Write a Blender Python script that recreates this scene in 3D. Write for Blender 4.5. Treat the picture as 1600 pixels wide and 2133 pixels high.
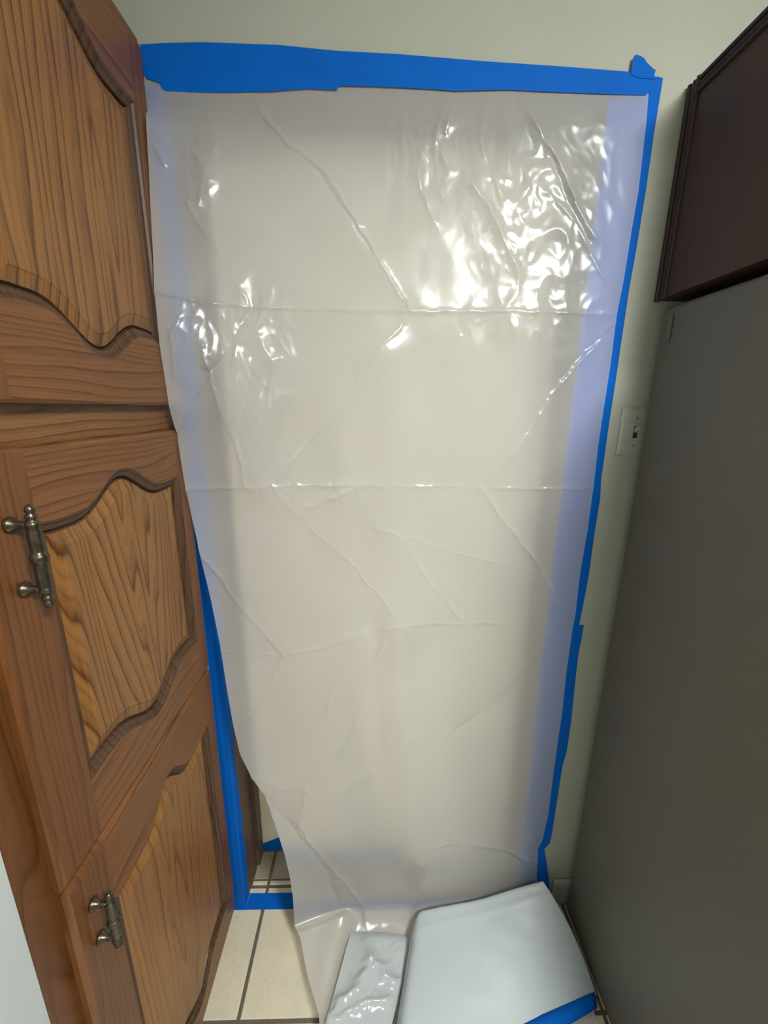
import bpy, bmesh, math, random
import numpy as np
from mathutils import Matrix, Vector

for o in list(bpy.data.objects): bpy.data.objects.remove(o, do_unlink=True)
scn = bpy.context.scene
COL = scn.collection

# ------------------------------------------------------------------ camera
F_PX, CX, CY = 849.0, 800.0, 1066.5
def _n(v): v = np.array(v, float); return v / np.linalg.norm(v)
_Y = _n((-20, 216, -F_PX)); _Z = -_n((-31, -3340, -F_PX)); _Z = _n(_Z - _Y * np.dot(_Y, _Z)); _X = np.cross(_Y, _Z)
WM = np.array([_X, _Y, _Z]); CAM = np.array([0.0, -0.912, 1.47])
cd = bpy.data.cameras.new('camera'); cam = bpy.data.objects.new('camera', cd); COL.objects.link(cam)
cd.sensor_fit = 'HORIZONTAL'; cd.sensor_width = 36.0; cd.lens = F_PX / 1600.0 * 36.0; cd.clip_start = 0.02
m4 = np.eye(4); m4[:3, :3] = WM; m4[:3, 3] = CAM
cam.matrix_world = Matrix(m4.tolist())
scn.camera = cam

# ------------------------------------------------------------------ world, exposure
w = bpy.data.worlds.new('world'); scn.world = w; w.use_nodes = True
w.node_tree.nodes['Background'].inputs[0].default_value = (0.75, 0.82, 0.9, 1)
w.node_tree.nodes['Background'].inputs[1].default_value = 0.05
vs = scn.view_settings
vs.view_transform = 'Standard'; vs.look = 'None'; vs.exposure = 0.83; vs.gamma = 1.0; vs.use_curve_mapping = False
LAMP_POS = (0.85, -1.65, 2.44); LAMP_E = 85.0
LAMP_COL = (0.985, 1.0, 0.97)

# ------------------------------------------------------------------ pixel helpers (photo frame 1600 x 2133)
def ray(x, y): return WM @ np.array([x - CX, -(y - CY), -F_PX])
def on_wall(x, y, Y=0.0): r = ray(x, y); return CAM + (Y - CAM[1]) / r[1] * r
def on_floor(x, y, Z=0.0): r = ray(x, y); return CAM + (Z - CAM[2]) / r[2] * r
def project(P):
    c = (np.asarray(P) - CAM) @ WM          # rows: cam coords
    return CX + F_PX * c[..., 0] / -c[..., 2], CY - F_PX * c[..., 1] / -c[..., 2]

# ------------------------------------------------------------------ object helpers
def tag(o, label=None, cat=None, group=None, kind=None):
    if label: o['label'] = label
    if cat: o['category'] = cat
    if group: o['group'] = group
    if kind: o['kind'] = kind
    return o
def empty(name, loc, label=None, cat=None, group=None):
    o = bpy.data.objects.new(name, None); o.empty_display_size = 0.05
    COL.objects.link(o); o.location = loc
    return tag(o, label, cat, group)
def root_loc(p):
    v = Vector((0, 0, 0))
    while p is not None: v += p.location; p = p.parent
    return v
class MB:
    """collects polygons in world coordinates; build() makes one mesh object"""
    def __init__(s): s.v = []; s.f = []; s.mi = []
    def add(s, verts, faces, mi=0):
        b = len(s.v); s.v += [tuple(map(float, q)) for q in verts]
        s.f += [tuple(b + i for i in fc) for fc in faces]; s.mi += [mi] * len(faces); return s
    def quad(s, a, b, c, d, mi=0): return s.add([a, b, c, d], [(0, 1, 2, 3)], mi)
    def box(s, x0, x1, y0, y1, z0, z1, mi=0):
        v = [(x, y, z) for x in (x0, x1) for y in (y0, y1) for z in (z0, z1)]
        return s.add(v, [(0, 1, 3, 2), (4, 6, 7, 5), (0, 4, 5, 1), (2, 3, 7, 6), (0, 2, 6, 4), (1, 5, 7, 3)], mi)
    def strip(s, loops, mi=0, closed=False):
        n = len(loops[0]); v = [p for l in loops for p in l]; f = []
        for i in range(len(loops) - 1):
            for j in range(n if closed else n - 1):
                k = (j + 1) % n
                f.append((i * n + j, i * n + k, (i + 1) * n + k, (i + 1) * n + j))
        return s.add(v, f, mi)
    def lathe(s, prof, origin, ax, seg=16, mi=0):
        """prof: (t along axis, radius)"""
        ax = Vector(ax).normalized(); e1 = ax.orthogonal().normalized(); e2 = ax.cross(e1); o = Vector(origin)
        loops = [[tuple(o + ax * t + (e1 * math.cos(2 * math.pi * k / seg) + e2 * math.sin(2 * math.pi * k / seg)) * r) for k in range(seg)] for t, r in prof]
        s.strip(loops, mi, True)
        s.add(loops[0], [tuple(range(seg - 1, -1, -1))], mi); s.add(loops[-1], [tuple(range(seg))], mi); return s
    def build(s, name, mats, parent=None, smooth=False, bevel=0.0, seg=2):
        off = root_loc(parent)
        me = bpy.data.meshes.new(name)
        me.from_pydata([(x - off.x, y - off.y, z - off.z) for x, y, z in s.v], [], s.f)
        if not isinstance(mats, (list, tuple)): mats = [mats]
        for m in mats: me.materials.append(m)
        me.polygons.foreach_set('material_index', s.mi)
        bm = bmesh.new(); bm.from_mesh(me)
        bmesh.ops.remove_doubles(bm, verts=bm.verts, dist=1e-6)
        bmesh.ops.recalc_face_normals(bm, faces=bm.faces)
        bm.to_mesh(me); bm.free()
        if smooth: me.polygons.foreach_set('use_smooth', [True] * len(me.polygons))
        me.update()
        o = bpy.data.objects.new(name, me); COL.objects.link(o); o.parent = parent
        if bevel:
            b = o.modifiers.new('bevel', 'BEVEL'); b.width = bevel; b.segments = seg; b.limit_method = 'ANGLE'
            if smooth is False: me.polygons.foreach_set('use_smooth', [False] * len(me.polygons))
        return o

# ------------------------------------------------------------------ materials
class NT:
    def __init__(s, name):
        s.m = bpy.data.materials.new(name); s.m.use_nodes = True
        s.t = s.m.node_tree; s.t.nodes.clear(); s.out = s.t.nodes.new('ShaderNodeOutputMaterial')
    def n(s, typ, **kw):
        nd = s.t.nodes.new(typ)
        for k, v in kw.items(): setattr(nd, k, v)
        return nd
    def l(s, a, b): s.t.links.new(a, b)
    def val(s, sock, v):
        if hasattr(v, 'is_linked'): s.l(v, sock)
        else: sock.default_value = v
    def math(s, op, a, b=0.0, c=None):
        nd = s.n('ShaderNodeMath', operation=op); s.val(nd.inputs[0], a); s.val(nd.inputs[1], b)
        if c is not None: s.val(nd.inputs[2], c)
        return nd.outputs[0]
    def pos(s):
        g = s.n('ShaderNodeNewGeometry'); sp = s.n('ShaderNodeSeparateXYZ'); s.l(g.outputs['Position'], sp.inputs[0]); return g.outputs['Position'], sp.outputs
    def comb(s, x, y, z):
        nd = s.n('ShaderNodeCombineXYZ')
        for i, v in enumerate((x, y, z)): s.val(nd.inputs[i], v)
        return nd.outputs[0]
    def noise(s, vec, scale=1.0, detail=3.0, rough=0.5, dist=0.0):
        nd = s.n('ShaderNodeTexNoise'); s.l(vec, nd.inputs['Vector'])
        nd.inputs['Scale'].default_value = scale; nd.inputs['Detail'].default_value = detail
        nd.inputs['Roughness'].default_value = rough; nd.inputs['Distortion'].default_value = dist
        return nd.outputs[0]
    def ramp(s, fac, stops):
        nd = s.n('ShaderNodeValToRGB'); s.l(fac, nd.inputs[0]); e = nd.color_ramp.elements
        while len(e) < len(stops): e.new(0.5)
        for i, (p, c) in enumerate(stops):
            e[i].position = p; e[i].color = (c, c, c, 1) if isinstance(c, (int, float)) else (*c, 1)
        return nd.outputs[0]
    def mix(s, fac, a, b, mode='MIX'):
        nd = s.n('ShaderNodeMix', data_type='RGBA', blend_type=mode)
        s.val(nd.inputs[0], fac)
        for i, v in ((6, a), (7, b)):
            if isinstance(v, tuple) and len(v) == 3: v = (*v, 1)
            s.val(nd.inputs[i], v)
        return nd.outputs[2]
    def bump(s, h, strength=0.2, dist=0.002):
        nd = s.n('ShaderNodeBump'); s.l(h, nd.inputs['Height']); nd.inputs['Strength'].default_value = strength; nd.inputs['Distance'].default_value = dist; return nd.outputs[0]
    def pbr(s, col, rough=0.5, normal=None, metal=0.0, spec=0.5, coat=0.0):
        p = s.n('ShaderNodeBsdfPrincipled')
        s.val(p.inputs['Base Color'], (*col, 1) if isinstance(col, tuple) and len(col) == 3 else col)
        s.val(p.inputs['Roughness'], rough); p.inputs['Metallic'].default_value = metal
        p.inputs['Specular IOR Level'].default_value = spec; p.inputs['Coat Weight'].default_value = coat
        if normal is not None: s.l(normal, p.inputs['Normal'])
        s.l(p.outputs[0], s.out.inputs[0]); return s.m

def wood(name, grain='Z', c0=0.0, d=0.02, taper=0.1, freq=55.0, light=(0.30, 0.155, 0.058), dark=(0.105, 0.045, 0.016), seed=0.0, wob=0.012, rough=0.36, contrast=1.0):
    t = NT(name); pos, xyz = t.pos()
    g, c = (xyz[2], xyz[1]) if grain == 'Z' else (xyz[1], xyz[2])
    cc = t.math('SUBTRACT', c, c0)
    n1 = t.noise(t.comb(t.math('MULTIPLY', cc, 7.0), t.math('MULTIPLY', g, 2.2), seed), 1.0, 2.0)
    n2 = t.noise(t.comb(t.math('MULTIPLY', cc, 60.0), t.math('MULTIPLY', g, 9.0), seed + 3.1), 1.0, 2.0)
    r = t.math('SQRT', t.math('ADD', t.math('MULTIPLY', cc, cc), d * d))
    r = t.math('SUBTRACT', r, t.math('MULTIPLY', g, taper))
    r = t.math('ADD', r, t.math('MULTIPLY', t.math('SUBTRACT', n1, 0.5), wob * 4))
    r = t.math('ADD', r, t.math('MULTIPLY', t.math('SUBTRACT', n2, 0.5), 0.004))
    n3 = t.noise(t.comb(t.math('MULTIPLY', cc, 16.0), t.math('MULTIPLY', g, 0.8), seed + 5.3), 1.0, 1.0)
    rf_ = t.math('ADD', t.math('MULTIPLY', r, freq), t.math('MULTIPLY', n3, 7.5))
    fr = t.math('FRACT', rf_)
    fr2 = t.math('FRACT', t.math('MULTIPLY', rf_, 3.0))
    ring = t.ramp(fr, [(0.0, 0.35), (0.12, 0.0), (0.55, 0.12), (0.82, 0.55), (0.93, 0.95), (1.0, 0.35)])
    ring2 = t.ramp(fr2, [(0.0, 0.3), (0.15, 0.0), (0.6, 0.2), (0.9, 1.0), (1.0, 0.3)])
    ring = t.math('MULTIPLY', ring, t.math('ADD', 0.35, t.math('MULTIPLY', n2, 1.1)))
    ring = t.math('ADD', t.math('MULTIPLY', ring, 0.85), t.math('MULTIPLY', ring2, 0.30))
    pores = t.noise(t.comb(t.math('MULTIPLY', cc, 520.0), t.math('MULTIPLY', g, 14.0), seed + 7.7), 1.0, 2.0)
    pr = t.ramp(pores, [(0.44, 0.0), (0.62, 1.0)])
    big = t.noise(t.comb(t.math('MULTIPLY', cc, 9.0), t.math('MULTIPLY', g, 3.0), seed + 11.0), 1.0, 3.0)
    k = t.math('ADD', t.math('MULTIPLY', ring, 0.95 * contrast), t.math('MULTIPLY', pr, t.math('ADD', 0.10, t.math('MULTIPLY', ring, 0.3))))
    k = t.math('ADD', k, t.math('MULTIPLY', t.math('SUBTRACT', big, 0.5), 0.7))
    k = t.math('MINIMUM', t.math('MAXIMUM', k, 0.0), 1.0)
    col = t.mix(k, light, dark)
    nrm = t.bump(t.math('SUBTRACT', 1.0, k), 0.12, 0.0008)
    return t.pbr(col, rough, nrm, spec=0.45)

L1, D1 = (0.255, 0.115, 0.031), (0.078, 0.027, 0.006)
M_PANEL_UP = wood('oak_panel_straight_grain', 'Z', -0.62, 0.05, 0.02, 42, L1, D1, 1.0, 0.010)
M_PANEL_MID = wood('oak_panel_cathedral_grain', 'Z', -0.225, 0.012, 0.14, 48, L1, D1, 2.0, 0.004)
M_PANEL_LOW = wood('oak_panel_plain_grain', 'Z', -0.30, 0.03, 0.06, 36, L1, D1, 3.0, 0.010, contrast=0.6)
M_STILE = wood('oak_stile', 'Z', -1.3, 0.05, 0.03, 75, (0.150, 0.055, 0.015), D1, 4.0, 0.006)
M_RAIL = wood('oak_rail', 'Y', 0.4, 0.02, 0.03, 70, (0.180, 0.070, 0.020), D1, 5.0, 0.012)
M_GROOVE = wood('oak_moulding_dark', 'Z', -0.9, 0.02, 0.02, 60, (0.085, 0.042, 0.020), (0.030, 0.014, 0.008), 6.0, 0.006, 0.42)  # darker oak tone on the moulding and groove faces of the doors
M_FRAME = wood('oak_face_frame', 'Z', -0.8, 0.02, 0.05, 60, (0.128, 0.048, 0.014), D1, 8.0, 0.012)
M_FRAMEH = wood('oak_face_frame_rail', 'Y', 1.1, 0.02, 0.05, 45, (0.210, 0.092, 0.028), D1, 8.5, 0.014)
M_DARKOAK = wood('dark_oak_veneer', 'Z', -0.9, 0.04, 0.03, 50, (0.052, 0.022, 0.009), (0.027, 0.011, 0.004), 9.0, 0.012, 0.55, 0.5)
M_DARKTRIM = wood('dark_oak_trim', 'Z', -0.7, 0.04, 0.03, 70, (0.032, 0.011, 0.005), (0.012, 0.004, 0.002), 9.5, 0.008, 0.45)
M_JAMB = wood('stained_jamb_wood', 'Z', -0.9, 0.04, 0.03, 60, (0.105, 0.062, 0.045), (0.050, 0.026, 0.018), 10.0, 0.01, 0.5, 0.6)

def paint(name, col, bscale=260, bstr=0.12, rough=0.7, var=0.06):
    t = NT(name); pos, xyz = t.pos()
    n = t.noise(pos, bscale, 3.0); b = t.noise(pos, 5.0, 3.0)
    c = t.mix(b, tuple(x * (1 - var) for x in col), tuple(min(1, x * (1 + var)) for x in col))
    return t.pbr(c, rough, t.bump(n, bstr, 0.001), spec=0.3)
M_WALL = paint('cream_wall_paint', (0.345, 0.357, 0.292))
M_WHITEWALL = paint('white_wall_paint', (0.45, 0.485, 0.485), 180, 0.15, 0.6, 0.02)
M_CEIL = paint('ceiling_paint', (0.78, 0.78, 0.74), 120, 0.2)
M_DOOR = paint('cream_door_paint', (0.92, 0.85, 0.68), 200, 0.05, 0.5, 0.02)
M_PLATE = paint('switch_plate_plastic', (0.36, 0.36, 0.31), 50, 0.0, 0.35, 0.0)
M_SCREW = paint('painted_screw', (0.20, 0.20, 0.17), 50, 0.0, 0.5, 0.0)
M_SLOT = paint('switch_slot_dark', (0.03, 0.03, 0.02), 50, 0.0, 0.6, 0.0)

def mk_tile(name, a, b, c):
    t = NT(name); pos, xyz = t.pos()
    n1 = t.noise(pos, 14.0, 5.0, 0.6); n2 = t.noise(pos, 90.0, 3.0, 0.6); n3 = t.noise(pos, 300.0, 2.0)
    col = t.mix(t.ramp(n1, [(0.35, 0.0), (0.65, 1.0)]), a, b)
    col = t.mix(t.ramp(n2, [(0.52, 0.0), (0.70, 0.6)]), col, c)
    return t.pbr(col, 0.42, t.bump(n3, 0.1, 0.0006), spec=0.4)
M_TILE = mk_tile('beige_ceramic_tile', (0.62, 0.56, 0.42), (0.56, 0.52, 0.40), (0.50, 0.43, 0.30))
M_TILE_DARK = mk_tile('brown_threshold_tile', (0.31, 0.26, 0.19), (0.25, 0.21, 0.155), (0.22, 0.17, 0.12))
M_GROUT = paint('dark_grout', (0.115, 0.10, 0.075), 400, 0.4, 0.9, 0.1)

def mk_tape(name, col):
    t = NT(name); pos, xyz = t.pos()
    n = t.noise(pos, 420.0, 2.0); b = t.noise(pos, 12.0, 3.0)
    c = t.mix(b, tuple(x * 0.86 for x in col), tuple(x * 1.12 for x in col))
    return t.pbr(c, 0.6, t.bump(n, 0.18, 0.0005), spec=0.08)
M_TAPE = mk_tape('blue_painters_tape', (0.001, 0.100, 0.45))

def mk_plastic(name, trans, transp, col, tcol, gloss_rough, bump=0.0, refr=0.0):
    t = NT(name); pos, xyz = t.pos()
    df = t.n('ShaderNodeBsdfDiffuse'); df.inputs[0].default_value = (*col, 1)
    tl = t.n('ShaderNodeBsdfTranslucent'); tl.inputs[0].default_value = (*tcol, 1)
    tp = t.n('ShaderNodeBsdfTransparent'); tp.inputs[0].default_value = (0.95, 0.95, 0.95, 1)
    gl = t.n('ShaderNodeBsdfGlossy'); gl.inputs[0].default_value = (1, 1, 1, 1); gl.inputs['Roughness'].default_value = gloss_rough
    fr = t.n('ShaderNodeFresnel'); fr.inputs[0].default_value = 1.40
    if bump:
        n = t.noise(pos, 55.0, 2.0, 0.5, 0.6); nb = t.bump(n, bump, 0.004)
        for q in (df, gl, fr): t.l(nb, q.inputs['Normal'])
    m1 = t.n('ShaderNodeMixShader'); m1.inputs[0].default_value = trans; t.l(df.outputs[0], m1.inputs[1]); t.l(tl.outputs[0], m1.inputs[2])
    rf = t.n('ShaderNodeBsdfRefraction'); rf.inputs[0].default_value = (0.97, 0.97, 0.97, 1); rf.inputs['Roughness'].default_value = 0.6; rf.inputs['IOR'].default_value = 1.13
    mr = t.n('ShaderNodeMixShader'); mr.inputs[0].default_value = refr; t.l(m1.outputs[0], mr.inputs[1]); t.l(rf.outputs[0], mr.inputs[2])
    m2 = t.n('ShaderNodeMixShader'); m2.inputs[0].default_value = transp; t.l(mr.outputs[0], m2.inputs[1]); t.l(tp.outputs[0], m2.inputs[2])
    m3 = t.n('ShaderNodeMixShader'); t.l(t.math('MULTIPLY', fr.outputs[0], 1.0), m3.inputs[0]); t.l(m2.outputs[0], m3.inputs[1]); t.l(gl.outputs[0], m3.inputs[2])
    t.l(m3.outputs[0], t.out.inputs[0]); return t.m
M_SHEET = mk_plastic('milky_polyethylene_film', 0.52, 0.05, (0.95, 0.95, 0.95), (0.985, 0.985, 0.98), 0.22, 0.0, 0.50)
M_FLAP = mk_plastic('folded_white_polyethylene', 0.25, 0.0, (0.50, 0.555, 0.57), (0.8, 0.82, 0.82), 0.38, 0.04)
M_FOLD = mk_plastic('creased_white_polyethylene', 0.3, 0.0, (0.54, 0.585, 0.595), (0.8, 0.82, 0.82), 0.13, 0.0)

def mk_fridge():
    t = NT('textured_grey_fridge_steel'); pos, xyz = t.pos()
    n = t.noise(pos, 700.0, 2.0); b = t.noise(pos, 900.0, 1.0)
    c = t.mix(b, (0.090, 0.082, 0.065), (0.142, 0.130, 0.105))
    return t.pbr(c, 0.48, t.bump(n, 0.25, 0.0006), spec=0.4)
M_FRIDGE = mk_fridge()
t = NT('black_plastic'); M_BLACK = t.pbr((0.012, 0.012, 0.012), 0.5)
t = NT('dark_gasket'); M_GASKET = t.pbr((0.03, 0.03, 0.03), 0.7)
t = NT('brushed_steel'); M_STEEL = t.pbr((0.5, 0.5, 0.5), 0.3, metal=1.0)
def mk_handle():
    t = NT('antique_pewter_bronze'); pos, xyz = t.pos()
    n = t.noise(pos, 160.0, 3.0)
    c = t.mix(n, (0.035, 0.028, 0.018), (0.17, 0.145, 0.105))
    return t.pbr(c, 0.33, t.bump(n, 0.1, 0.0005), metal=0.85)
M_HANDLE = mk_handle()
t = NT('lamp_diffuser'); e = t.n('ShaderNodeEmission'); e.inputs[0].default_value = (*LAMP_COL, 1); e.inputs[1].default_value = LAMP_E; t.l(e.outputs[0], t.out.inputs[0]); M_LAMP = t.m
t = NT('lamp_white_enamel'); M_LAMPRIM = t.pbr((0.8, 0.8, 0.78), 0.4)

# ------------------------------------------------------------------ setting
XF = -0.42                     # cabinet face frame plane
OX0, OX1, OZ = -0.385, 0.452, 2.035   # doorway opening
DY = 0.165                     # closed door plane behind the opening
def struct(name, mb, mat, **k): o = mb.build(name, mat, **k); o['kind'] = 'structure'; return o
wb = MB()
wb.box(-1.3, OX0 - 0.02, 0.0, 0.16, 0, 2.44); wb.box(OX1 + 0.02, 3.0, 0.0, 0.16, 0, 2.44); wb.box(OX0 - 0.02, OX1 + 0.02, 0.0, 0.16, OZ + 0.02, 2.44)
struct('wall_back', wb, M_WALL)
struct('wall_left', MB().box(-0.62, XF + 0.006, -3.8, -0.5565, 0, 2.44), M_WHITEWALL)
struct('wall_right', MB().box(3.0, 3.12, -3.8, 0.16, 0, 2.44), M_WALL)
struct('wall_front', MB().box(-0.62, 3.12, -3.92, -3.8, 0, 2.44), M_WALL)
struct('wall_left_rear', MB().box(-1.42, -1.3, -0.56, 0.16, 0, 2.44), M_WALL)
struct('ceiling', MB().box(-1.42, 3.12, -3.92, 0.3, 2.44, 2.54), M_CEIL)
fl = struct('floor', MB().box(-1.42, 3.12, -3.92, 0.3, -0.06, -0.003), M_GROUT)
# jambs, head, stop of the doorway
jr = empty('trim_1', (OX0, 0.08, 0)); jr['kind'] = 'structure'; tag(jr, None)
MB().box(OX0 - 0.0195, OX0, 0.001, 0.160, 0, OZ).build('jamb', M_JAMB, jr)
MB().box(OX1, OX1 + 0.0195, 0.001, 0.160, 0, OZ).build('jamb', M_JAMB, jr)
MB().box(OX0 - 0.0195, OX1 + 0.0195, 0.001, 0.160, OZ, OZ + 0.0195).build('head_jamb', M_JAMB, jr)
MB().box(OX0, OX0 + 0.012, 0.118, 0.160, 0, OZ - 0.002).build('door_stop', M_JAMB, jr)
MB().box(OX1 - 0.012, OX1, 0.118, 0.160, 0, OZ - 0.002).build('door_stop', M_JAMB, jr)
d1 = MB().box(OX0 - 0.02, OX1 + 0.02, DY, DY + 0.04, 0.0, OZ + 0.02).build('door_1', M_DOOR); d1['kind'] = 'structure'
bb = struct('baseboard_back', MB().box(0.545, 0.72, -0.012, 0.0, 0, 0.095), M_WALL, bevel=0.004)
# floor tiles: each tile is a part of the floor
gcol = [-0.943, -0.638, -0.333, -0.028, 0.277, 0.582, 0.887, 1.192]
grow = [-1.765, -1.460, -1.155, -0.850, -0.545, -0.2395, 0.0555]
GW = 0.0045
tile_cache = {}
def tile(x0, x1, y0, y1, mat, z=0.0):
    key = (round(x1 - x0, 4), round(y1 - y0, 4), mat.name)
    me = tile_cache.get(key)
    o = None
    if me is None:
        hx, hy, b = (x1 - x0) / 2, (y1 - y0) / 2, 0.002
        mb = MB()
        l0 = [(-hx, -hy, -0.008), (hx, -hy, -0.008), (hx, hy, -0.008), (-hx, hy, -0.008)]
        l1 = [(x, y, -b) for x, y, _ in l0]
        l2 = [(math.copysign(hx - b, x), math.copysign(hy - b, y), 0) for x, y, _ in l0]
        mb.strip([l0, l1, l2], 0, True); mb.add(l2, [(0, 1, 2, 3)])
        o = mb.build('tile', mat, None); me = o.data; tile_cache[key] = me
    else:
        o = bpy.data.objects.new('tile', me); COL.objects.link(o)
    o.parent = fl; o.location = ((x0 + x1) / 2, (y0 + y1) / 2, z)
for i in range(len(gcol) - 1):
    for j in range(len(grow) - 1):
        x0, x1 = gcol[i] + GW, gcol[i + 1] - GW
        if x1 < -0.46: continue
        if x0 < -0.41 : x0 = max(x0, -0.60)
        tile(x0, x1, grow[j] + GW, grow[j + 1] - GW, M_TILE)
for i in range(2, 5):      # cut strip and brown threshold tiles inside the doorway
    x0, x1 = max(gcol[i] + GW, OX0 + 0.002), min(gcol[i + 1] - GW, OX1 - 0.002)
    tile(x0, x1, 0.0600, 0.0715, M_TILE)
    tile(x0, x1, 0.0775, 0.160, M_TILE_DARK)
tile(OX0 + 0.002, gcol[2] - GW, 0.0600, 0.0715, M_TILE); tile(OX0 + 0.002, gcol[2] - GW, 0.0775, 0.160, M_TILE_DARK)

# ------------------------------------------------------------------ ceiling lamp (behind the camera)
lx, ly, lz = LAMP_POS
lr = empty('ceiling_light', (lx, ly, lz), 'round opal glass dome light on the kitchen ceiling', 'ceiling light')
MB().lathe([(0, .262), (.012, .268), (.030, .268), (.0335, .256)], (lx, ly, lz - 0.0002), (0, 0, -1), 32).build('ceiling_canopy', M_LAMPRIM, lr, smooth=True)
MB().lathe([(.034, .252)] + [(.034 + .08 * math.sin(a), max(.25 * math.cos(a), .002)) for a in np.linspace(0.0, math.pi / 2, 16)], (lx, ly, lz - 0.0002), (0, 0, -1), 48).build('glass_dome', M_LAMP, lr, smooth=True)

# ------------------------------------------------------------------ oak pantry cabinet
cab = empty('pantry_cabinet', (-0.74, -0.278, 0), 'tall golden oak pantry cabinet with three arched raised panel doors', 'cabinet')
MB().box(-1.06, XF - 0.02, -0.554, -0.001, 0.0, 2.096).build('carcass', M_FRAME, cab)
YL, YR = -0.512, -0.030
MB().box(XF - 0.0199, XF, YR - 0.012, -0.001, 0.0, 2.096).build('frame_stile', M_FRAME, cab)
MB().box(XF - 0.0199, XF, -0.554, YL + 0.012, 0.0, 2.096).build('frame_stile', M_FRAME, cab)
for z0, z1 in ((2.055, 2.096), (1.412, 1.484), (0.835, 0.868), (0.0, 0.075)):
    MB().box(XF - 0.0199, XF, YL + 0.0121, YR - 0.0121, z0, z1).build('frame_rail', M_FRAMEH, cab)
TH = 0.020
PROF_F = [(0.0, TH), (0.003, TH - 0.0015), (0.006, 0.0150), (0.010, 0.0135), (0.0125, 0.0120), (0.014, 0.0065)]
PROF_P = [(0.014, 0.0060), (0.0160, 0.0070), (0.0185, 0.0105), (0.034, 0.0150), (0.0365, 0.0165)]
def make_door(z0, z1, base_t, rise, base_b, dip, panel_mat, handle=None, yc=-0.2565, hw=0.62):
    py0, py1 = -0.4365, -0.0765; half = (py1 - py0) / 2
    def hump(y):
        s = min(abs(y - yc) / (half * hw), 1.0); s2 = abs(y - yc) / half
        return 0.5 + 0.5 * math.cos(math.pi * s) + (0.10 * max(0, s2 - 0.8) / 0.2 if s2 > 0.8 else 0.0)
    top = lambda y: base_t + rise * hump(y)
    bot = lambda y: base_b - dip * hump(y)
    def sl(f, y): return (f(y + 1e-4) - f(y - 1e-4)) / 2e-4
    topo = lambda y, o: top(y) - o * math.sqrt(1 + sl(top, y) ** 2)
    boto = lambda y, o: bot(y) + o * math.sqrt(1 + sl(bot, y) ** 2)
    N = 49
    def ys(o): return np.linspace(py0 + o, py1 - o, N)
    X = lambda h: XF + h
    e = 0.006
    dr = MB().box(XF + 0.0002, XF + 0.0055, YL + 0.004, YR - 0.004, z0 + 0.004, z1 - 0.004).build('door', M_FRAME, cab)
    # rails
    for which in (0, 1):
        f, fo, ze, sg = (bot, boto, z0, 1) if which == 0 else (top, topo, z1, -1)
        mb = MB()
        mb.strip([[(X(h), y, fo(y, o)) for y in ys(o)] for o, h in PROF_F], 1)
        Y = ys(0.0)
        mb.strip([[(X(TH), y, f(y)) for y in Y], [(X(TH), y, 0.5 * (f(y) + ze)) for y in Y], [(X(TH), y, ze + sg * e) for y in Y], [(X(TH - 0.0025), y, ze + sg * 0.002) for y in Y], [(X(TH - 0.006), y, ze) for y in Y], [(X(0.0056), y, ze) for y in Y]], 0)
        mb.build('rail', [M_RAIL, M_GROOVE], dr)
    for yo, yi, sg in ((YL, py0, 1), (YR, py1, -1)):
        mb = MB()
        mb.strip([[(X(h), yi + sg * o, boto(yi + sg * o, o)), (X(h), yi + sg * o, topo(yi + sg * o, o))] for o, h in PROF_F], 1)
        fr_ = [(e, TH), (0.002, TH - 0.0025), (0.0, TH - 0.006), (0.0, 0.0056)]
        def lp(o, h): return [(X(h), yi, z0 + o), (X(h), yo + sg * o, z0 + o), (X(h), yo + sg * o, z1 - o), (X(h), yi, z1 - o)]
        loops = [lp(o, h) for o, h in fr_]
        mb.strip(loops, 0); mb.add(loops[0], [(0, 1, 2, 3)])
        mb.build('stile', [M_STILE, M_GROOVE], dr)
    mb = MB()
    for k in range(len(PROF_P) - 1):
        (oa, ha), (ob, hb) = PROF_P[k], PROF_P[k + 1]
        mi = 1 if k < 2 else 0
        def loop(o, h):
            Y = ys(o)
            return [(X(h), y, boto(y, o)) for y in Y] + [(X(h), y, topo(y, o)) for y in Y[::-1]]
        mb.strip([loop(oa, ha), loop(ob, hb)], mi, True)
    o, h = PROF_P[-1]; Y = ys(o)
    mb.strip([[(X(h), y, boto(y, o)) for y in Y], [(X(h), y, topo(y, o)) for y in Y]], 0)
    mb.build('panel', [panel_mat, M_GROOVE], dr)
    if handle:
        hy, hz0, hz1 = handle; L = hz1 - hz0; xo = XF + TH + 0.026
        P = [(0, .0012), (.012, .0035), (.035, .0055), (.06, .0062), (.075, .0045), (.085, .0045), (.10, .0068), (.115, .0070), (.13, .0048), (.15, .0052), (.165, .0082), (.185, .0088), (.205, .0078), (.22, .0072),
             (.25, .0082), (.33, .0088), (.42, .0082), (.455, .0076), (.465, .0098), (.475, .0104), (.5, .0112), (.525, .0104), (.535, .0098), (.545, .0076)]
        P = P + [(1 - a, r) for a, r in P[:18][::-1]]
        hb = MB(); hb.lathe([(a * L, r * 0.86) for a, r in P], (xo, hy, hz0), (0, 0, 1), 16)
        for a in (0.19, 0.81):
            hb.lathe([(0, .0085), (.002, .0095), (.0045, .0085), (.007, .0052), (.016, .0042), (.024, .0055)], (XF + TH + 0.0002, hy, hz0 + a * L), (1, 0, 0), 14)
        hb.build('handle', M_HANDLE, dr, smooth=True)
    return dr
make_door(1.4705, 2.068, 1.957, 0.046, 1.585, 0.048, M_PANEL_UP)
make_door(0.8565, 1.4245, 1.330, 0.044, 0.958, 0.042, M_PANEL_MID, (-0.474, 1.243, 1.366))
make_door(0.060, 0.8500, 0.722, 0.052, 0.150, 0.040, M_PANEL_LOW, (-0.478, 0.695, 0.803), hw=0.5)

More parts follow.
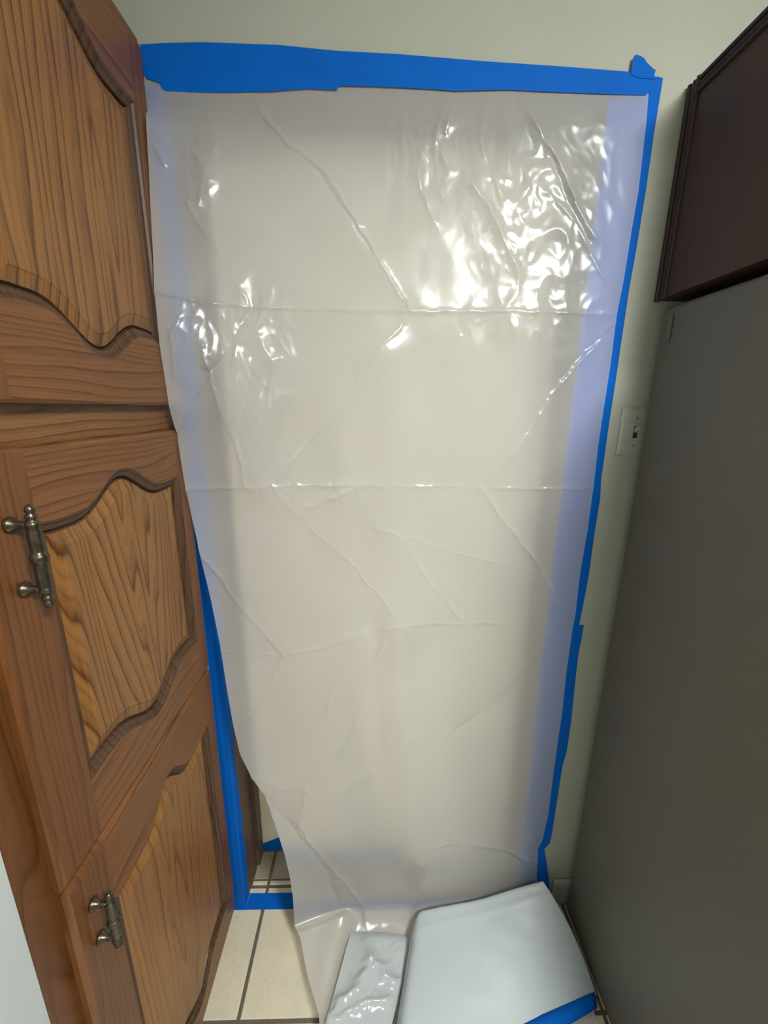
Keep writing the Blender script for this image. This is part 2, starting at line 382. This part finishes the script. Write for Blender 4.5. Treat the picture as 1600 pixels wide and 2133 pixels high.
# ------------------------------------------------------------------ cabinet above the fridge
wx = 0.580; wz0, wz1 = 1.690, 2.050; wd = -0.285
wc = empty('overhead_cabinet', (0.99, -0.155, wz0), 'dark brown wood overhead cabinet with reeded trim above the fridge', 'cabinet')
MB().box(wx + 0.004, 1.40, wd, -0.001, wz0, wz1).build('carcass', M_DARKOAK, wc)
sp = MB().box(wx, wx + 0.0039, wd, -0.032, wz0, wz1 - 0.026).build('side_panel', M_DARKOAK, wc)
def reeded(x, length_axis, a0, a1, b0, b1, n):
    """moulding with n rounded reeds, protruding to -x from plane x"""
    mb = MB(); K = 6; wdt = (b1 - b0) / n; pts = [(b0, 0.0)]
    for i in range(n):
        for k in range(K + 1):
            th = math.pi * k / K; pts.append((b0 + wdt * (i + 0.5 - 0.46 * math.cos(th)), 0.003 + 0.0065 * math.sin(th) * (1.0 if i % 2 == 0 else 0.75)))
    pts.append((b1, 0.0))
    def P(a, b, h): return (x - h, b, a) if length_axis == 'Z' else (x - h, a, b)
    l0 = [P(a0, b, h) for b, h in pts]; l1 = [P(a1, b, h) for b, h in pts]
    mb.strip([l0, l1]); mb.add(l0, [tuple(range(len(l0)))]); mb.add(l1, [tuple(range(len(l1)))])
    return mb
reeded(wx + 0.0038, 'Z', wz0 - 0.002, wz1, -0.034, -0.001, 3).build('scribe_moulding', M_DARKTRIM, wc, smooth=False)
reeded(wx + 0.0038, 'Y', wd, -0.0345, wz1 - 0.028, wz1, 3).build('top_moulding', M_DARKTRIM, wc, smooth=False)
for a, b in ((wx + 0.012, 0.985), (0.995, 1.392)):
    dd = MB().box(a, b, wd - 0.020, wd - 0.0005, wz0 + 0.012, wz1 - 0.012).build('door', M_DARKOAK, wc, bevel=0.004)
    MB().lathe([(0, .007), (.010, .005), (.016, .012), (.022, .010)], ((a + b) / 2, wd - 0.0205, wz0 + 0.05), (0, -1, 0), 12).build('knob', M_HANDLE, dd, smooth=True)

# ------------------------------------------------------------------ refrigerator
fx0, fx1, fyb, fyf, fz1 = 0.583, 1.395, -0.022, -0.63, 1.672
fg = empty('refrigerator', ((fx0 + fx1) / 2, -0.36, 0), 'tall charcoal grey refrigerator with textured steel side', 'refrigerator')
MB().box(fx0, fx1, fyf, fyb, 0.0065, fz1).build('body', M_FRIDGE, fg, smooth=True, bevel=0.012, seg=4)
MB().box(fx0 + 0.03, fx1 - 0.03, fyf + 0.02, fyb - 0.03, 0.0005, 0.0064).build('base_skirt', M_BLACK, fg)
for x in (fx0 + 0.07, fx1 - 0.07):
    for y in (fyf + 0.06, fyb - 0.06):
        MB().lathe([(0, .02), (.004, .021), (.0058, .012)], (x, y, 0.0002), (0, 0, 1), 12).build('foot', M_BLACK, fg)
def rbar(x0, x1, y0, y1, z0, z1, name, mat, parent, bev): return MB().box(x0, x1, y0, y1, z0, z1).build(name, mat, parent, smooth=True, bevel=bev, seg=3)
rbar(fx0 - 0.0035, fx0 - 0.0002, -0.062, -0.050, 1.605, 1.652, 'side_clip', M_FRIDGE, fg, 0.0015)
for z0, z1 in ((0.04, 1.12), (1.13, 1.668)):
    dd = rbar(fx0 + 0.002, fx1 - 0.002, fyf - 0.068, fyf - 0.008, z0, z1, 'door', M_FRIDGE, fg, 0.012)
    MB().box(fx0 + 0.012, fx1 - 0.012, fyf - 0.0079, fyf - 0.0002, z0 + 0.01, z1 - 0.01).build('gasket', M_GASKET, dd)
    h0, h1 = (0.55, 1.08) if z0 < 1 else (1.17, 1.50)
    hb = MB(); hb.lathe([(0, .009), (.004, .011), (h1 - h0 - .004, .011), (h1 - h0, .009)], (fx1 - 0.07, fyf - 0.112, h0), (0, 0, 1), 12)
    for hz in (h0 + 0.04, h1 - 0.04): hb.lathe([(0, .008), (.034, .008)], (fx1 - 0.07, fyf - 0.0685, hz), (0, -1, 0), 10)
    hb.build('handle', M_STEEL, dd, smooth=True)

# ------------------------------------------------------------------ light switch
p0 = on_wall(1298, 850); p1 = on_wall(1284, 948)
sx0, sz1, sz0 = 0.5435, p0[2], p1[2]
sw = empty('light_switch', (sx0 + 0.036, 0, (sz0 + sz1) / 2), 'cream toggle light switch plate on the wall beside the fridge', 'light switch')
pm = MB(); a, b = 0.0, 0.006
l0 = [(sx0, -0.0002, sz0), (sx0 + 0.072, -0.0002, sz0), (sx0 + 0.072, -0.0002, sz1), (sx0, -0.0002, sz1)]
l1 = [(x, -0.003, z) for x, y, z in l0]
l2 = [(sx0 + 0.006, -0.006, sz0 + 0.006), (sx0 + 0.066, -0.006, sz0 + 0.006), (sx0 + 0.066, -0.006, sz1 - 0.006), (sx0 + 0.006, -0.006, sz1 - 0.006)]
pm.strip([l0, l1, l2], 0, True); pm.add(l2, [(0, 1, 2, 3)])
pm.build('switch_plate', M_PLATE, sw)
tc = on_wall(1322, 900); tx, tz = tc[0] - 0.002, tc[2]
MB().box(tx - 0.0048, tx + 0.0048, -0.0064, -0.0058, tz - 0.013, tz + 0.013).build('toggle_slot', M_SLOT, sw)
tg = MB(); tg.strip([[(tx - .0036, -.0064, tz - .001), (tx + .0036, -.0064, tz - .001), (tx + .0036, -.0064, tz + .010), (tx - .0036, -.0064, tz + .010)],
                     [(tx - .003, -.016, tz + .006), (tx + .003, -.016, tz + .006), (tx + .003, -.0155, tz + .013), (tx - .003, -.0155, tz + .013)]], 0, True)
tg.add([(tx - .003, -.016, tz + .006), (tx + .003, -.016, tz + .006), (tx + .003, -.0155, tz + .013), (tx - .003, -.0155, tz + .013)], [(0, 1, 2, 3)])
tg.build('toggle', M_PLATE, sw)
for dz in (-0.030, 0.030): MB().lathe([(0, .0032), (.001, .003), (.0015, .001)], (tx, -0.0061, tz + dz), (0, -1, 0), 10).build('screw', M_SCREW, sw)

# ------------------------------------------------------------------ blue painter's tape
def flat_poly(pts3, n, th, name, label, group=None):
    """pts3 outline in a plane; extruded by th along n"""
    n = Vector(n); a = [Vector(p) for p in pts3]; b = [p + n * th for p in a]; k = len(a)
    mb = MB(); mb.strip([[tuple(p) for p in a], [tuple(p) for p in b]], 0, True)
    mb.add([tuple(p) for p in b], [tuple(range(k))]); mb.add([tuple(p) for p in a], [tuple(range(k))])
    o = mb.build(name, M_TAPE); tag(o, label, 'tape', group); return o
rnd = random.Random(5)
def wpts(px, Y): return [tuple(on_wall(x, y, Y)) for x, y in px]
# top: two overlapping strips across the head of the doorway
up = [(292, 93), (340, 90), (420, 88), (500, 91), (580, 94), (700, 106), (830, 113), (1010, 128), (1160, 138), (1315, 150), (1362, 153), (1360, 172), (1356, 192), (1200, 183), (1000, 172), (830, 160), (700, 152), (580, 142), (420, 136), (300, 140), (296, 118)]
flat_poly(wpts(up, -0.00575), (0, -1, 0), 0.0005, 'tape_strip', 'wide blue tape strip across the head of the sheeted doorway, upper layer')
lo = [(296, 122), (420, 118), (700, 140), (1000, 160), (1357, 176), (1352, 190), (1345, 198), (1280, 197), (1150, 192), (1050, 187), (950, 190), (900, 186), (820, 182), (760, 180), (706, 179), (701, 188), (640, 185), (560, 191), (470, 193), (350, 193), (338, 186), (333, 173), (318, 168), (306, 164), (299, 152)]
flat_poly(wpts(lo, -0.0056), (0, -1, 0), 0.0005, 'tape_strip', 'blue tape strip along the top edge of the plastic sheet, torn lower layer')
sc = [(1314, 156), (1317, 132), (1320, 118), (1325, 114), (1334, 117), (1341, 121), (1347, 130), (1354, 137), (1360, 143), (1366, 146), (1364, 152), (1362, 165), (1330, 162)]
flat_poly(wpts(sc, -0.0068), (0, -1, 0), 0.0005, 'tape_scrap', 'small torn blue tape scrap sticking up at the doorway top corner')
# right side: strip under the sheet edge, and the visible strip
outer = [(1371, 160), (1381, 163), (1375, 200), (1362, 280), (1345, 400), (1327, 510), (1311, 600), (1296, 700), (1283, 790), (1269, 880), (1252, 1000), (1250, 1040), (1240, 1100), (1226, 1200), (1213, 1270), (1206, 1303)]
inner = []
for x, y in outer[::-1]:
    P = on_wall(x, y, -0.0015); inner.append((P[0] - 0.060 + rnd.uniform(-.0015, .0015), -0.0015, P[2]))
flat_poly([tuple(on_wall(x, y, -0.0015)) for x, y in outer] + inner, (0, -1, 0), 0.0005, 'tape_strip', 'long blue tape strip down the wall side of the doorway, by the switch')
outer2 = [(1216, 1302), (1212, 1325), (1205, 1362), (1198, 1420), (1190, 1500), (1181, 1562), (1171, 1598), (1160, 1670), (1150, 1735), (1145, 1757), (1134, 1768), (1138, 1795), (1145, 1842), (1144, 1872)]
inner2 = []
for i, (x, y) in enumerate(outer2[::-1]):
    P = on_wall(x, y, -0.0021); inner2.append((P[0] - 0.058 + rnd.uniform(-.002, .002), -0.0021, P[2]))
flat_poly([tuple(on_wall(x, y, -0.0021)) for x, y in outer2] + inner2, (0, -1, 0), 0.0005, 'tape_strip', 'lower blue tape strip by the fridge, down to the floor')
flat_poly([(0.432, -0.0009, 2.03), (0.475, -0.0009, 2.03), (0.474, -0.0009, 1.0), (0.470, -0.0009, 0.0), (0.434, -0.0009, 0.0), (0.430, -0.0009, 1.1)][::-1], (0, -1, 0), 0.0005, 'tape_strip', 'blue tape strip hidden under the sheet beside the doorway opening')
# left side: strip on the jamb corner, wraps round into the opening
mb = MB(); zs = list(np.linspace(0.002, 2.03, 60)); ls = []
for q in [(-0.4180, -0.0008), (-0.411, -0.0012), (-0.405, -0.0032), (-0.399, -0.0014), (-0.392, -0.0012), (-0.3850, -0.0016), (-0.3838, 0.004), (-0.3842, 0.016), (-0.3840, 0.033)]:
    ls.append([(q[0] + (0.0012 * math.sin(z * 9) if q[1] > 0.03 or q[0] < -.4175 else 0), q[1] + (rnd.uniform(-.003, .003) if q[1] > .03 else rnd.uniform(-.0002, .0002)), z) for z in zs])
mb.strip(ls)
tag(mb.build('tape_strip', M_TAPE, smooth=True), 'blue tape strip folded round the doorway jamb beside the oak cabinet', 'tape')
# floor tape across the doorway
fp = [(-0.4195, -0.0075), (-0.36, -0.0072), (-0.2, -0.0080), (0.1, -0.0085), (0.45, -0.0085), (0.451, 0.0345), (0.1, 0.034), (-0.2, 0.0352), (-0.372, 0.0358), (-0.3835, 0.0360), (-0.3836, 0.002), (-0.4195, -0.0005)]
flat_poly([(x, y, 0.0006) for x, y in fp], (0, 0, 1), 0.0005, 'tape_strip', 'blue tape strip laid across the floor tiles of the doorway')
# tape along the bottom of the closed door
P = [on_wall(x, y, DY - 0.0004) for x, y in ((547, 1770), (590, 1768), (584, 1743), (548, 1757))]
dp = [(OX0 + 0.003, 0.001), (0.10, 0.001), (0.10, 0.062), (P[2][0], P[2][2]), (P[3][0], P[3][2]), (OX0 + 0.003, 0.032)]
flat_poly([(x, DY - 0.0003, z) for x, z in dp], (0, -1, 0), 0.0005, 'tape_strip', 'short blue tape piece along the bottom of the cream door behind the sheet')

# ------------------------------------------------------------------ plastic sheet
def vnoise(x, y, seed=0):
    xi = np.floor(x).astype(np.int64); yi = np.floor(y).astype(np.int64); xf = x - xi; yf = y - yi
    def h(a, b):
        k = (a * 374761393 + b * 668265263 + seed * 1442695041) & 0x7fffffff
        k = ((k ^ (k >> 13)) * 1274126177) & 0x7fffffff
        an = (k ^ (k >> 16)) / 0x7fffffff * 2 * np.pi * 37.0
        return np.cos(an), np.sin(an)
    def g(a, b, dx, dy): c, s = h(a, b); return c * dx + s * dy
    u = xf * xf * xf * (xf * (xf * 6 - 15) + 10); v = yf * yf * yf * (yf * (yf * 6 - 15) + 10)
    n00 = g(xi, yi, xf, yf); n10 = g(xi + 1, yi, xf - 1, yf); n01 = g(xi, yi + 1, xf, yf - 1); n11 = g(xi + 1, yi + 1, xf - 1, yf - 1)
    return (n00 * (1 - u) + n10 * u) * (1 - v) + (n01 * (1 - u) + n11 * u) * v
def seg_dist(px, py, line):
    best = np.full(px.shape, 1e9)
    for (ax, ay), (bx, by) in zip(line[:-1], line[1:]):
        dx, dy = bx - ax, by - ay
        t = np.clip(((px - ax) * dx + (py - ay) * dy) / (dx * dx + dy * dy), 0, 1)
        best = np.minimum(best, np.hypot(px - ax - t * dx, py - ay - t * dy))
    return best
# (polyline in photo pixels, amplitude mm, sharp width px)
CREASES = [
 ([(325, 608), (420, 628), (525, 640), (660, 645), (780, 648), (855, 650), (1000, 649), (1100, 650), (1285, 655)], 1.7, 7),
 ([(380, 1019), (570, 1012), (700, 1010), (760, 1009), (870, 1012), (1003, 1015), (1100, 1018), (1240, 1018)], 1.5, 6),
 ([(592, 1365), (650, 1350), (800, 1300), (830, 1290), (900, 1297), (960, 1302), (1060, 1300)], 1.4, 7),
 ([(560, 468), (740, 470), (830, 470)], 0.4, 4),
 ([(392, 425), (425, 485), (470, 545), (520, 638)], 1.3, 5),
 ([(525, 640), (470, 740), (440, 775), (400, 830), (365, 908)], -2.2, 9),
 ([(425, 720), (440, 775), (470, 870), (500, 940), (515, 1015)], 2.0, 8),
 ([(540, 230), (600, 300), (680, 360), (740, 460), (800, 560), (855, 645)], 1.5, 6),
 ([(660, 355), (720, 440), (770, 520)], -1.0, 6),
 ([(855, 650), (760, 770), (700, 860), (620, 945), (570, 1010)], 1.4, 5),
 ([(570, 1012), (640, 1090), (740, 1180), (820, 1270)], 0.9, 4),
 ([(1078, 195), (1130, 290), (1165, 340), (1200, 430), (1235, 500)], 2.0, 8),
 ([(1150, 330), (1185, 420), (1225, 500)], -1.6, 7),
 ([(1140, 400), (1200, 470), (1240, 550), (1272, 610)], 1.5, 6),
 ([(1285, 660), (1240, 720), (1165, 800), (1090, 915), (1003, 1013)], 1.7, 6),
 ([(1280, 680), (1220, 730), (1170, 790)], -1.6, 7),
 ([(1003, 1015), (1040, 1075), (1075, 1115), (1120, 1180), (1190, 1290)], 1.6, 7),
 ([(1060, 1095), (1090, 1130), (1150, 1230)], 1.0, 6),
 ([(780, 1095), (840, 1115), (930, 1145), (1110, 1192)], 1.1, 5),
 ([(840, 1125), (890, 1205), (960, 1290)], 1.5, 7),
 ([(415, 1140), (480, 1235), (590, 1365)], 1.6, 6),
 ([(590, 1365), (560, 1430), (500, 1520)], 1.0, 5),
 ([(460, 1355), (590, 1367)], 0.8, 5),
 ([(1135, 1365), (1060, 1440), (1010, 1490), (940, 1530)], -1.7, 7),
 ([(850, 1530), (940, 1530)], 1.2, 6),
 ([(940, 1530), (1000, 1610), (1060, 1690), (1120, 1760)], 1.3, 7),
 ([(640, 1640), (690, 1590), (720, 1540), (745, 1470), (765, 1400), (800, 1330)], 1.5, 7),
 ([(700, 1400), (690, 1450), (680, 1490)], 1.0, 7),
 ([(640, 1640), (625, 1720), (690, 1800), (770, 1905)], 2.2, 9),
 ([(525, 1618), (590, 1645), (640, 1640)], 1.6, 9),
 ([(720, 1640), (770, 1610)], 1.2, 8),
 ([(545, 1660), (620, 1745), (680, 1820), (700, 1880)], -3.5, 16),
 ([(870, 1760), (950, 1755), (1050, 1768), (1118, 1795)], 2.0, 8),
 ([(880, 1790), (872, 1850), (850, 1930)], 3.0, 12),
 ([(520, 190), (560, 240)], 1.0, 6), ([(610, 192), (735, 243)], 1.1, 6),
 ([(925, 205), (905, 300)], 1.4, 9), ([(945, 200), (925, 280)], 1.2, 8), ([(870, 370), (905, 465)], 1.4, 9),
 ([(985, 390), (1020, 440), (1080, 570)], 1.8, 9), ([(1010, 200), (1000, 300), (1040, 400)], 0.8, 9),
 ([(350, 295), (400, 310), (430, 350), (415, 430)], 1.6, 11), ([(320, 305), (345, 345)], 1.5, 9),
 ([(380, 660), (360, 700), (365, 780)], 1.6, 7), ([(540, 700), (570, 760), (560, 850)], 1.6, 12),
 ([(960, 700), (900, 780), (870, 850)], 0.7, 6), ([(1020, 800), (1000, 860)], 0.5, 6), ([(640, 1055), (760, 1012)], 1.6, 8),
]
BLOBS = [(1130, 420, 140, 220, 1.5), (890, 310, 110, 110, 1.0), (1110, 660, 130, 70, 1.6), (410, 700, 80, 90, 1.5), (535, 770, 75, 180, 2.3), (660, 1032, 110, 40, 1.9), (1240, 330, 60, 120, 1.0), (1220, 760, 70, 80, 0.9), (430, 340, 60, 90, 1.4), (860, 900, 70, 120, 0.4)]
VERT = [([(800, 740), (815, 900), (800, 1050), (815, 1180), (828, 1290)], 55, 0.009), ([(830, 1290), (828, 1450), (850, 1650), (860, 1760)], 45, 0.010),
        ([(470, 760), (560, 1050), (640, 1250)], 60, 0.006), ([(730, 1350), (680, 1600), (700, 1750)], 55, 0.007), ([(1000, 1300), (1000, 1700)], 70, -0.006), ([(1080, 700), (1040, 950)], 70, 0.005)]
def wrinkle(px, py):
    d = np.zeros(px.shape)
    jx = px + 5 * vnoise(px / 34, py / 34, 3) + 2.5 * vnoise(px / 11, py / 11, 4); jy = py + 5 * vnoise(px / 34, py / 34, 5) + 2.5 * vnoise(px / 11, py / 11, 6)
    for line, amp, wd_ in CREASES:
        q = seg_dist(jx, jy, line)
        mod = 0.65 + 0.7 * vnoise(px / 45, py / 45, 17)
        d += 3.0 * amp * 1e-3 * mod * (np.exp(-q / (0.65 * wd_)) + 0.25 * np.exp(-(q / (wd_ * 5)) ** 2))
    m = np.full(px.shape, 0.10)
    for bx, by, rx, ry, a in BLOBS: m = np.maximum(m, a * np.exp(-(((px - bx) / rx) ** 2 + ((py - by) / ry) ** 2) ** 1.5))
    wx_ = px + 14 * vnoise(px / 60, py / 60, 21); wy_ = py + 14 * vnoise(px / 60, py / 60, 22)
    cr = 1.2 * (1.0 - np.abs(vnoise(wx_ / 62, wy_ / 125, 7)) * 2.4)
    cr += 0.42 * (1.0 - np.abs(vnoise(wx_ / 26, wy_ / 44, 8)) * 2.4) + 0.10 * vnoise(wx_ / 11, wy_ / 14, 9)
    d += m * cr * 0.0021
    d += 0.0036 * vnoise(px / 170, py / 260, 11) + 0.0022 * vnoise(px / 70, py / 110, 12)
    for line, wv, a in VERT:
        q = seg_dist(px, py, line); d += 1.7 * a * np.exp(-(q / wv) ** 2)
    return d
# edges: photo pixel + distance out from the wall
LE = [(297, 120, .004), (300, 160, .0045), (302, 195, .006), (305, 250, .016), (312, 400, .026), (322, 600, .036), (332, 700, .042), (341, 770, .046), (352, 850, .048), (367, 905, .050), (384, 1000, .053), (399, 1075, .055), (415, 1140, .058), (440, 1250, .060), (459, 1345, .062), (470, 1420, .064), (486, 1510, .066), (500, 1570, .068), (524, 1618, .070), (550, 1662, .074), (572, 1720, .078), (592, 1780, .082), (604, 1830, .086), (610, 1870, .092)]
RE = [(1356, 140), (1352, 185), (1346, 260), (1330, 400), (1316, 480), (1300, 580), (1285, 655), (1272, 760), (1258, 850), (1246, 930), (1237, 1010), (1225, 1100), (1211, 1180), (1207, 1210), (1199, 1280), (1193, 1310), (1180, 1400), (1172, 1480), (1163, 1540), (1152, 1620), (1142, 1700), (1130, 1750), (1121, 1768), (1118, 1830), (1117, 1880)]
LE = [(x, y, max(q, 0.912 * (1 - 0.3965 / abs(on_wall(x, y)[0]))) if y >= 230 else q) for x, y, q in LE]   # the edge lies against the cabinet doors
Lp = np.array([on_wall(x, y, -q) for x, y, q in LE]); Rp = np.array([on_wall(x, y, -0.0045) for x, y in RE])
def interp(P, z, k): o = np.argsort(P[:, 2]); return np.interp(z, P[o, 2], P[o, k])
NU, NZ = 380, 820
ZB = 0.075
zr = np.linspace(2.063, ZB, NZ)
U = np.linspace(0, 1, NU)
xl, yl, xr = interp(Lp, zr, 0), interp(Lp, zr, 1), interp(Rp, zr, 0)
ker = np.ones(9) / 9
def sm(a): return np.convolve(np.pad(a, 4, mode='edge'), ker, 'valid')
xl, yl = sm(xl), sm(yl)
XX = xl[:, None] * (1 - U) + xr[:, None] * U
hang = np.clip((2.03 - zr) / 0.25, 0, 1) ** 0.8
bul = hang * (0.006 + 0.030 * np.clip((1.2 - zr) / 1.1, 0, 1))
YY = yl[:, None] * (1 - U) ** 4.5 - 0.0045 * U - bul[:, None] * np.sin(np.pi * np.clip(U, 0, 1)) ** 1.2
ZZ = np.repeat(zr[:, None], NU, 1)
PX, PY = project(np.stack([XX, YY, ZZ], -1))
edge = np.clip(np.minimum((1 - U) / 0.05, 1), 0, 1) ** 1.0
pin = (0.12 + 0.88 * edge)[None, :] * (0.08 + 0.92 * np.clip((2.035 - zr) / 0.05, 0, 1))[:, None]
YY = YY - wrinkle(PX, PY) * pin
YY = np.minimum(YY, -0.0032)
lim = -0.0049 - np.clip(2.026 - zr, 0, None) * 1.3
YY = np.maximum(YY, lim[:, None])      # held flat behind the head tape
# floor part: bends out on the floor towards the room
NS = 150; S = np.linspace(0.004, 0.62, NS)
Yb, Xb = YY[-1].copy(), XX[-1].copy()
kk = np.ones(31) / 31; Ybs = np.convolve(np.pad(Yb, 15, mode='edge'), kk, 'valid')
FE = np.array([on_floor(612, 1885, 0.055), on_floor(620, 1935, 0.045), on_floor(640, 2040, 0.035), on_floor(665, 2133, 0.03)])
FX, FY, FZ = [], [], []
R = 0.055
for s in S:
    bend = 1 - math.exp(-s / R)
    y = Yb * math.exp(-s / 0.08) + Ybs * (1 - math.exp(-s / 0.08)) - (s - R * bend * 0.8)
    z = 0.010 + (ZB - 0.010) * np.exp(-s / R * 0.9 - (s / R) * 0.1)
    le = np.interp(-y[0], -FE[:, 1], FE[:, 0]) if s > 0 else Xb[0]
    if -y[0] > -FE[-1, 1]: le = FE[-1, 0] + (-y[0] + FE[-1, 1]) * 0.25
    xr_ = 0.455 + 0.10 * min(1, s / 0.2)
    le = Xb[0] + (le - Xb[0]) * min(1, s / 0.06); xr_ = Xb[-1] + (xr_ - Xb[-1]) * min(1, s / 0.1)
    x = le * (1 - U) + xr_ * U
    FX.append(x); FY.append(y); FZ.append(z * np.ones(NU))
FX, FY, FZ = map(np.array, (FX, FY, FZ))
px, py = project(np.stack([FX, FY, FZ], -1))
ramp_s = np.clip(S / 0.045, 0, 1)[:, None]
# a fold: the left layer lies higher, stepping down along a line on the floor
lx_ = np.interp(py, [1915, 2133, 2400], [735, 683, 620]); step = 1 / (1 + np.exp((px - lx_) / 4.0))
FZ = FZ + ramp_s * (0.030 * step + 0.010 * np.exp(-((px - lx_ + 22) / 22) ** 2))
FZ = FZ + ramp_s * 0.012 * np.exp(-U / 0.05)[None, :]
FZ = FZ + ramp_s * (0.0045 * vnoise(px / 60, py / 90, 31) + 0.007 * np.exp(-(((px - 790) / 60) ** 2 + ((py - 2040) / 80) ** 2)) * (1 - 2.2 * np.abs(vnoise(px / 30 + py / 90, py / 40, 32))))
FZ = np.maximum(FZ, 0.0045)
AX, AY, AZ = np.vstack([XX, FX]), np.vstack([YY, FY]), np.vstack([ZZ, FZ])
def grid_obj(name, AX, AY, AZ, mat, parent):
    nr, nc = AX.shape; off = root_loc(parent)
    co = np.stack([AX - off.x, AY - off.y, AZ - off.z], -1).reshape(-1, 3)
    i = np.arange(nr - 1)[:, None] * nc + np.arange(nc - 1)[None, :]
    q = np.stack([i, i + nc, i + nc + 1, i + 1], -1).reshape(-1, 4)
    me = bpy.data.meshes.new(name)
    me.vertices.add(len(co)); me.vertices.foreach_set('co', co.ravel())
    me.loops.add(q.size); me.loops.foreach_set('vertex_index', q.ravel().astype(np.int32))
    me.polygons.add(len(q)); me.polygons.foreach_set('loop_start', np.arange(0, q.size, 4, dtype=np.int32)); me.polygons.foreach_set('loop_total', np.full(len(q), 4, dtype=np.int32))
    me.update(calc_edges=True); me.validate()
    me.polygons.foreach_set('use_smooth', [True] * len(me.polygons)); me.materials.append(mat)
    o = bpy.data.objects.new(name, me); COL.objects.link(o); o.parent = parent; return o
sheet = empty('plastic_sheet', (0.05, -0.02, 0.0), 'milky plastic dust sheet taped over the doorway, trailing onto the floor', 'plastic sheet')
grid_obj('hanging_film', AX, AY, AZ, M_SHEET, sheet)

# folded stiff end of the sheet lying over the floor part
c_fl = on_wall(862, 1900, -0.075); c_fr = on_wall(1131, 1834, -0.040)
c_nr = on_floor(1243, 2072, 0.012); c_nl = np.array([0.020, -0.40, 0.050])
c_nr = np.array([c_nr[0], c_nr[1], 0.012])
nu, nv = 120, 90
u = np.linspace(0, 1, nu)[None, :]; v = np.linspace(0, 1, nv)[:, None]
def bil(k): return (c_fl[k] * (1 - u) + c_fr[k] * u) * (1 - v) + (c_nl[k] * (1 - u) + c_nr[k] * u) * v
BX, BY, BZ = bil(0), bil(1), bil(2)
# far edge is not straight: level first, then rising to the corner
BZ = BZ + (1 - v) ** 2 * (-0.012) * np.exp(-((u - 0.5) / 0.25) ** 2)
BZ = BZ + 0.008 * np.sin(np.pi * np.clip(v * 1.1, 0, 1)) * (1 - 0.6 * u)
BZ = BZ + 0.0012 * np.exp(-((v - 0.13) / 0.035) ** 2)
BZ = BZ - 0.045 * np.exp(-(u / 0.016)) * (0.35 + 0.65 * np.clip(v / 0.2, 0, 1)) - 0.004 * np.exp(-v / 0.01)
BX = BX - 0.012 * np.exp(-(u / 0.03)) * 0 + 0.0 * v
BX = BX + 0.014 * np.exp(-v / 0.05) * np.exp(-u / 0.04)
BZ = BZ + 0.0012 * vnoise(u * 9 + v * 0, v * 7 + u * 0, 41)
BX = BX + 0.013 * np.sin(np.pi * v) * u ** 3
BZ = np.maximum(BZ, 0.010)
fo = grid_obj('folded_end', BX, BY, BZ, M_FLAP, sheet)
sd = fo.modifiers.new('solidify', 'SOLIDIFY'); sd.thickness = 0.0035; sd.offset = 0.0
tag(fo, 'stiff folded end of the sheet')
# creased layer lying between the hanging film and the folded end
nu, nv = 70, 120
u = np.linspace(0, 1, nu)[None, :]; v = np.linspace(0, 1, nv)[:, None]
k_fl, k_fr = on_floor(736, 1921, 0.050), on_floor(868, 1932, 0.044); k_nl, k_nr = on_floor(634, 2300, 0.040), on_floor(771, 2300, 0.030)
bil2 = lambda k: (k_fl[k] * (1 - u) + k_fr[k] * u) * (1 - v) + (k_nl[k] * (1 - u) + k_nr[k] * u) * v
EX, EY, EZ = bil2(0), bil2(1), bil2(2)
rid = lambda a, b, sd: 1 - 2.6 * np.abs(vnoise(a, b, sd))
EZ = EZ + 0.004 * np.sin(np.pi * u) - 0.034 * np.exp(-v / 0.05) - 0.010 * np.exp(-(1 - u) / 0.06)
EZ = EZ + np.exp(-(((u - 0.5) / 0.42) ** 2 + ((v - 0.35) / 0.24) ** 2)) * (0.0026 * rid(u * 3.1 - v * 4.2, v * 3.0 + u * 1.6, 61) + 0.0022 * rid(u * 6.0 + v * 2.0, v * 11.0, 63)) + 0.0015 * vnoise(u * 4, v * 6 + u, 53)
ex, ey = project(np.stack([EX, EY, EZ], -1)); ex = ex + 8 * vnoise(ex / 25, ey / 25, 71); ey = ey + 8 * vnoise(ex / 25, ey / 25, 72)
for line, amp, wv in (([(686, 2125), (712, 2085), (748, 2062), (772, 1998), (800, 2032), (826, 2050)], 0.012, 15), ([(700, 2130), (760, 2088), (812, 2085)], 0.009, 12), ([(770, 2000), (760, 1960)], 0.005, 10)):
    EZ = EZ + amp * np.exp(-(seg_dist(ex, ey, line) / wv) ** 1.5)
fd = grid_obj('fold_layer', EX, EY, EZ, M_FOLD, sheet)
# tape holding the folded end to the floor
q0 = on_floor(1238, 2066, 0.02); q1 = on_floor(1100, 2126, 0.033); q2 = on_floor(1120, 2175, 0.03); q3 = on_floor(1244, 2100, 0.006)
mb = MB(); n = 14; far, near, mid = [], [], []
for i in range(n + 3):
    a = i / n
    A = q0 * (1 - a) + q1 * a; B = q3 * (1 - a) + q2 * a
    A[2] = max(A[2], 0.016); B[2] = max(B[2] - 0.0, 0.003)
    far.append(tuple(A)); near.append(tuple(B)); mid.append(tuple((A + B) / 2 + np.array([0, 0, 0.003])))
mb.strip([far, mid, near]); o = mb.build('tape_strip', M_TAPE, smooth=True)
sd = o.modifiers.new('solidify', 'SOLIDIFY'); sd.thickness = 0.0006; sd.offset = 1.0
tag(o, 'dark blue tape strip sticking the folded sheet end to the floor by the fridge', 'tape')
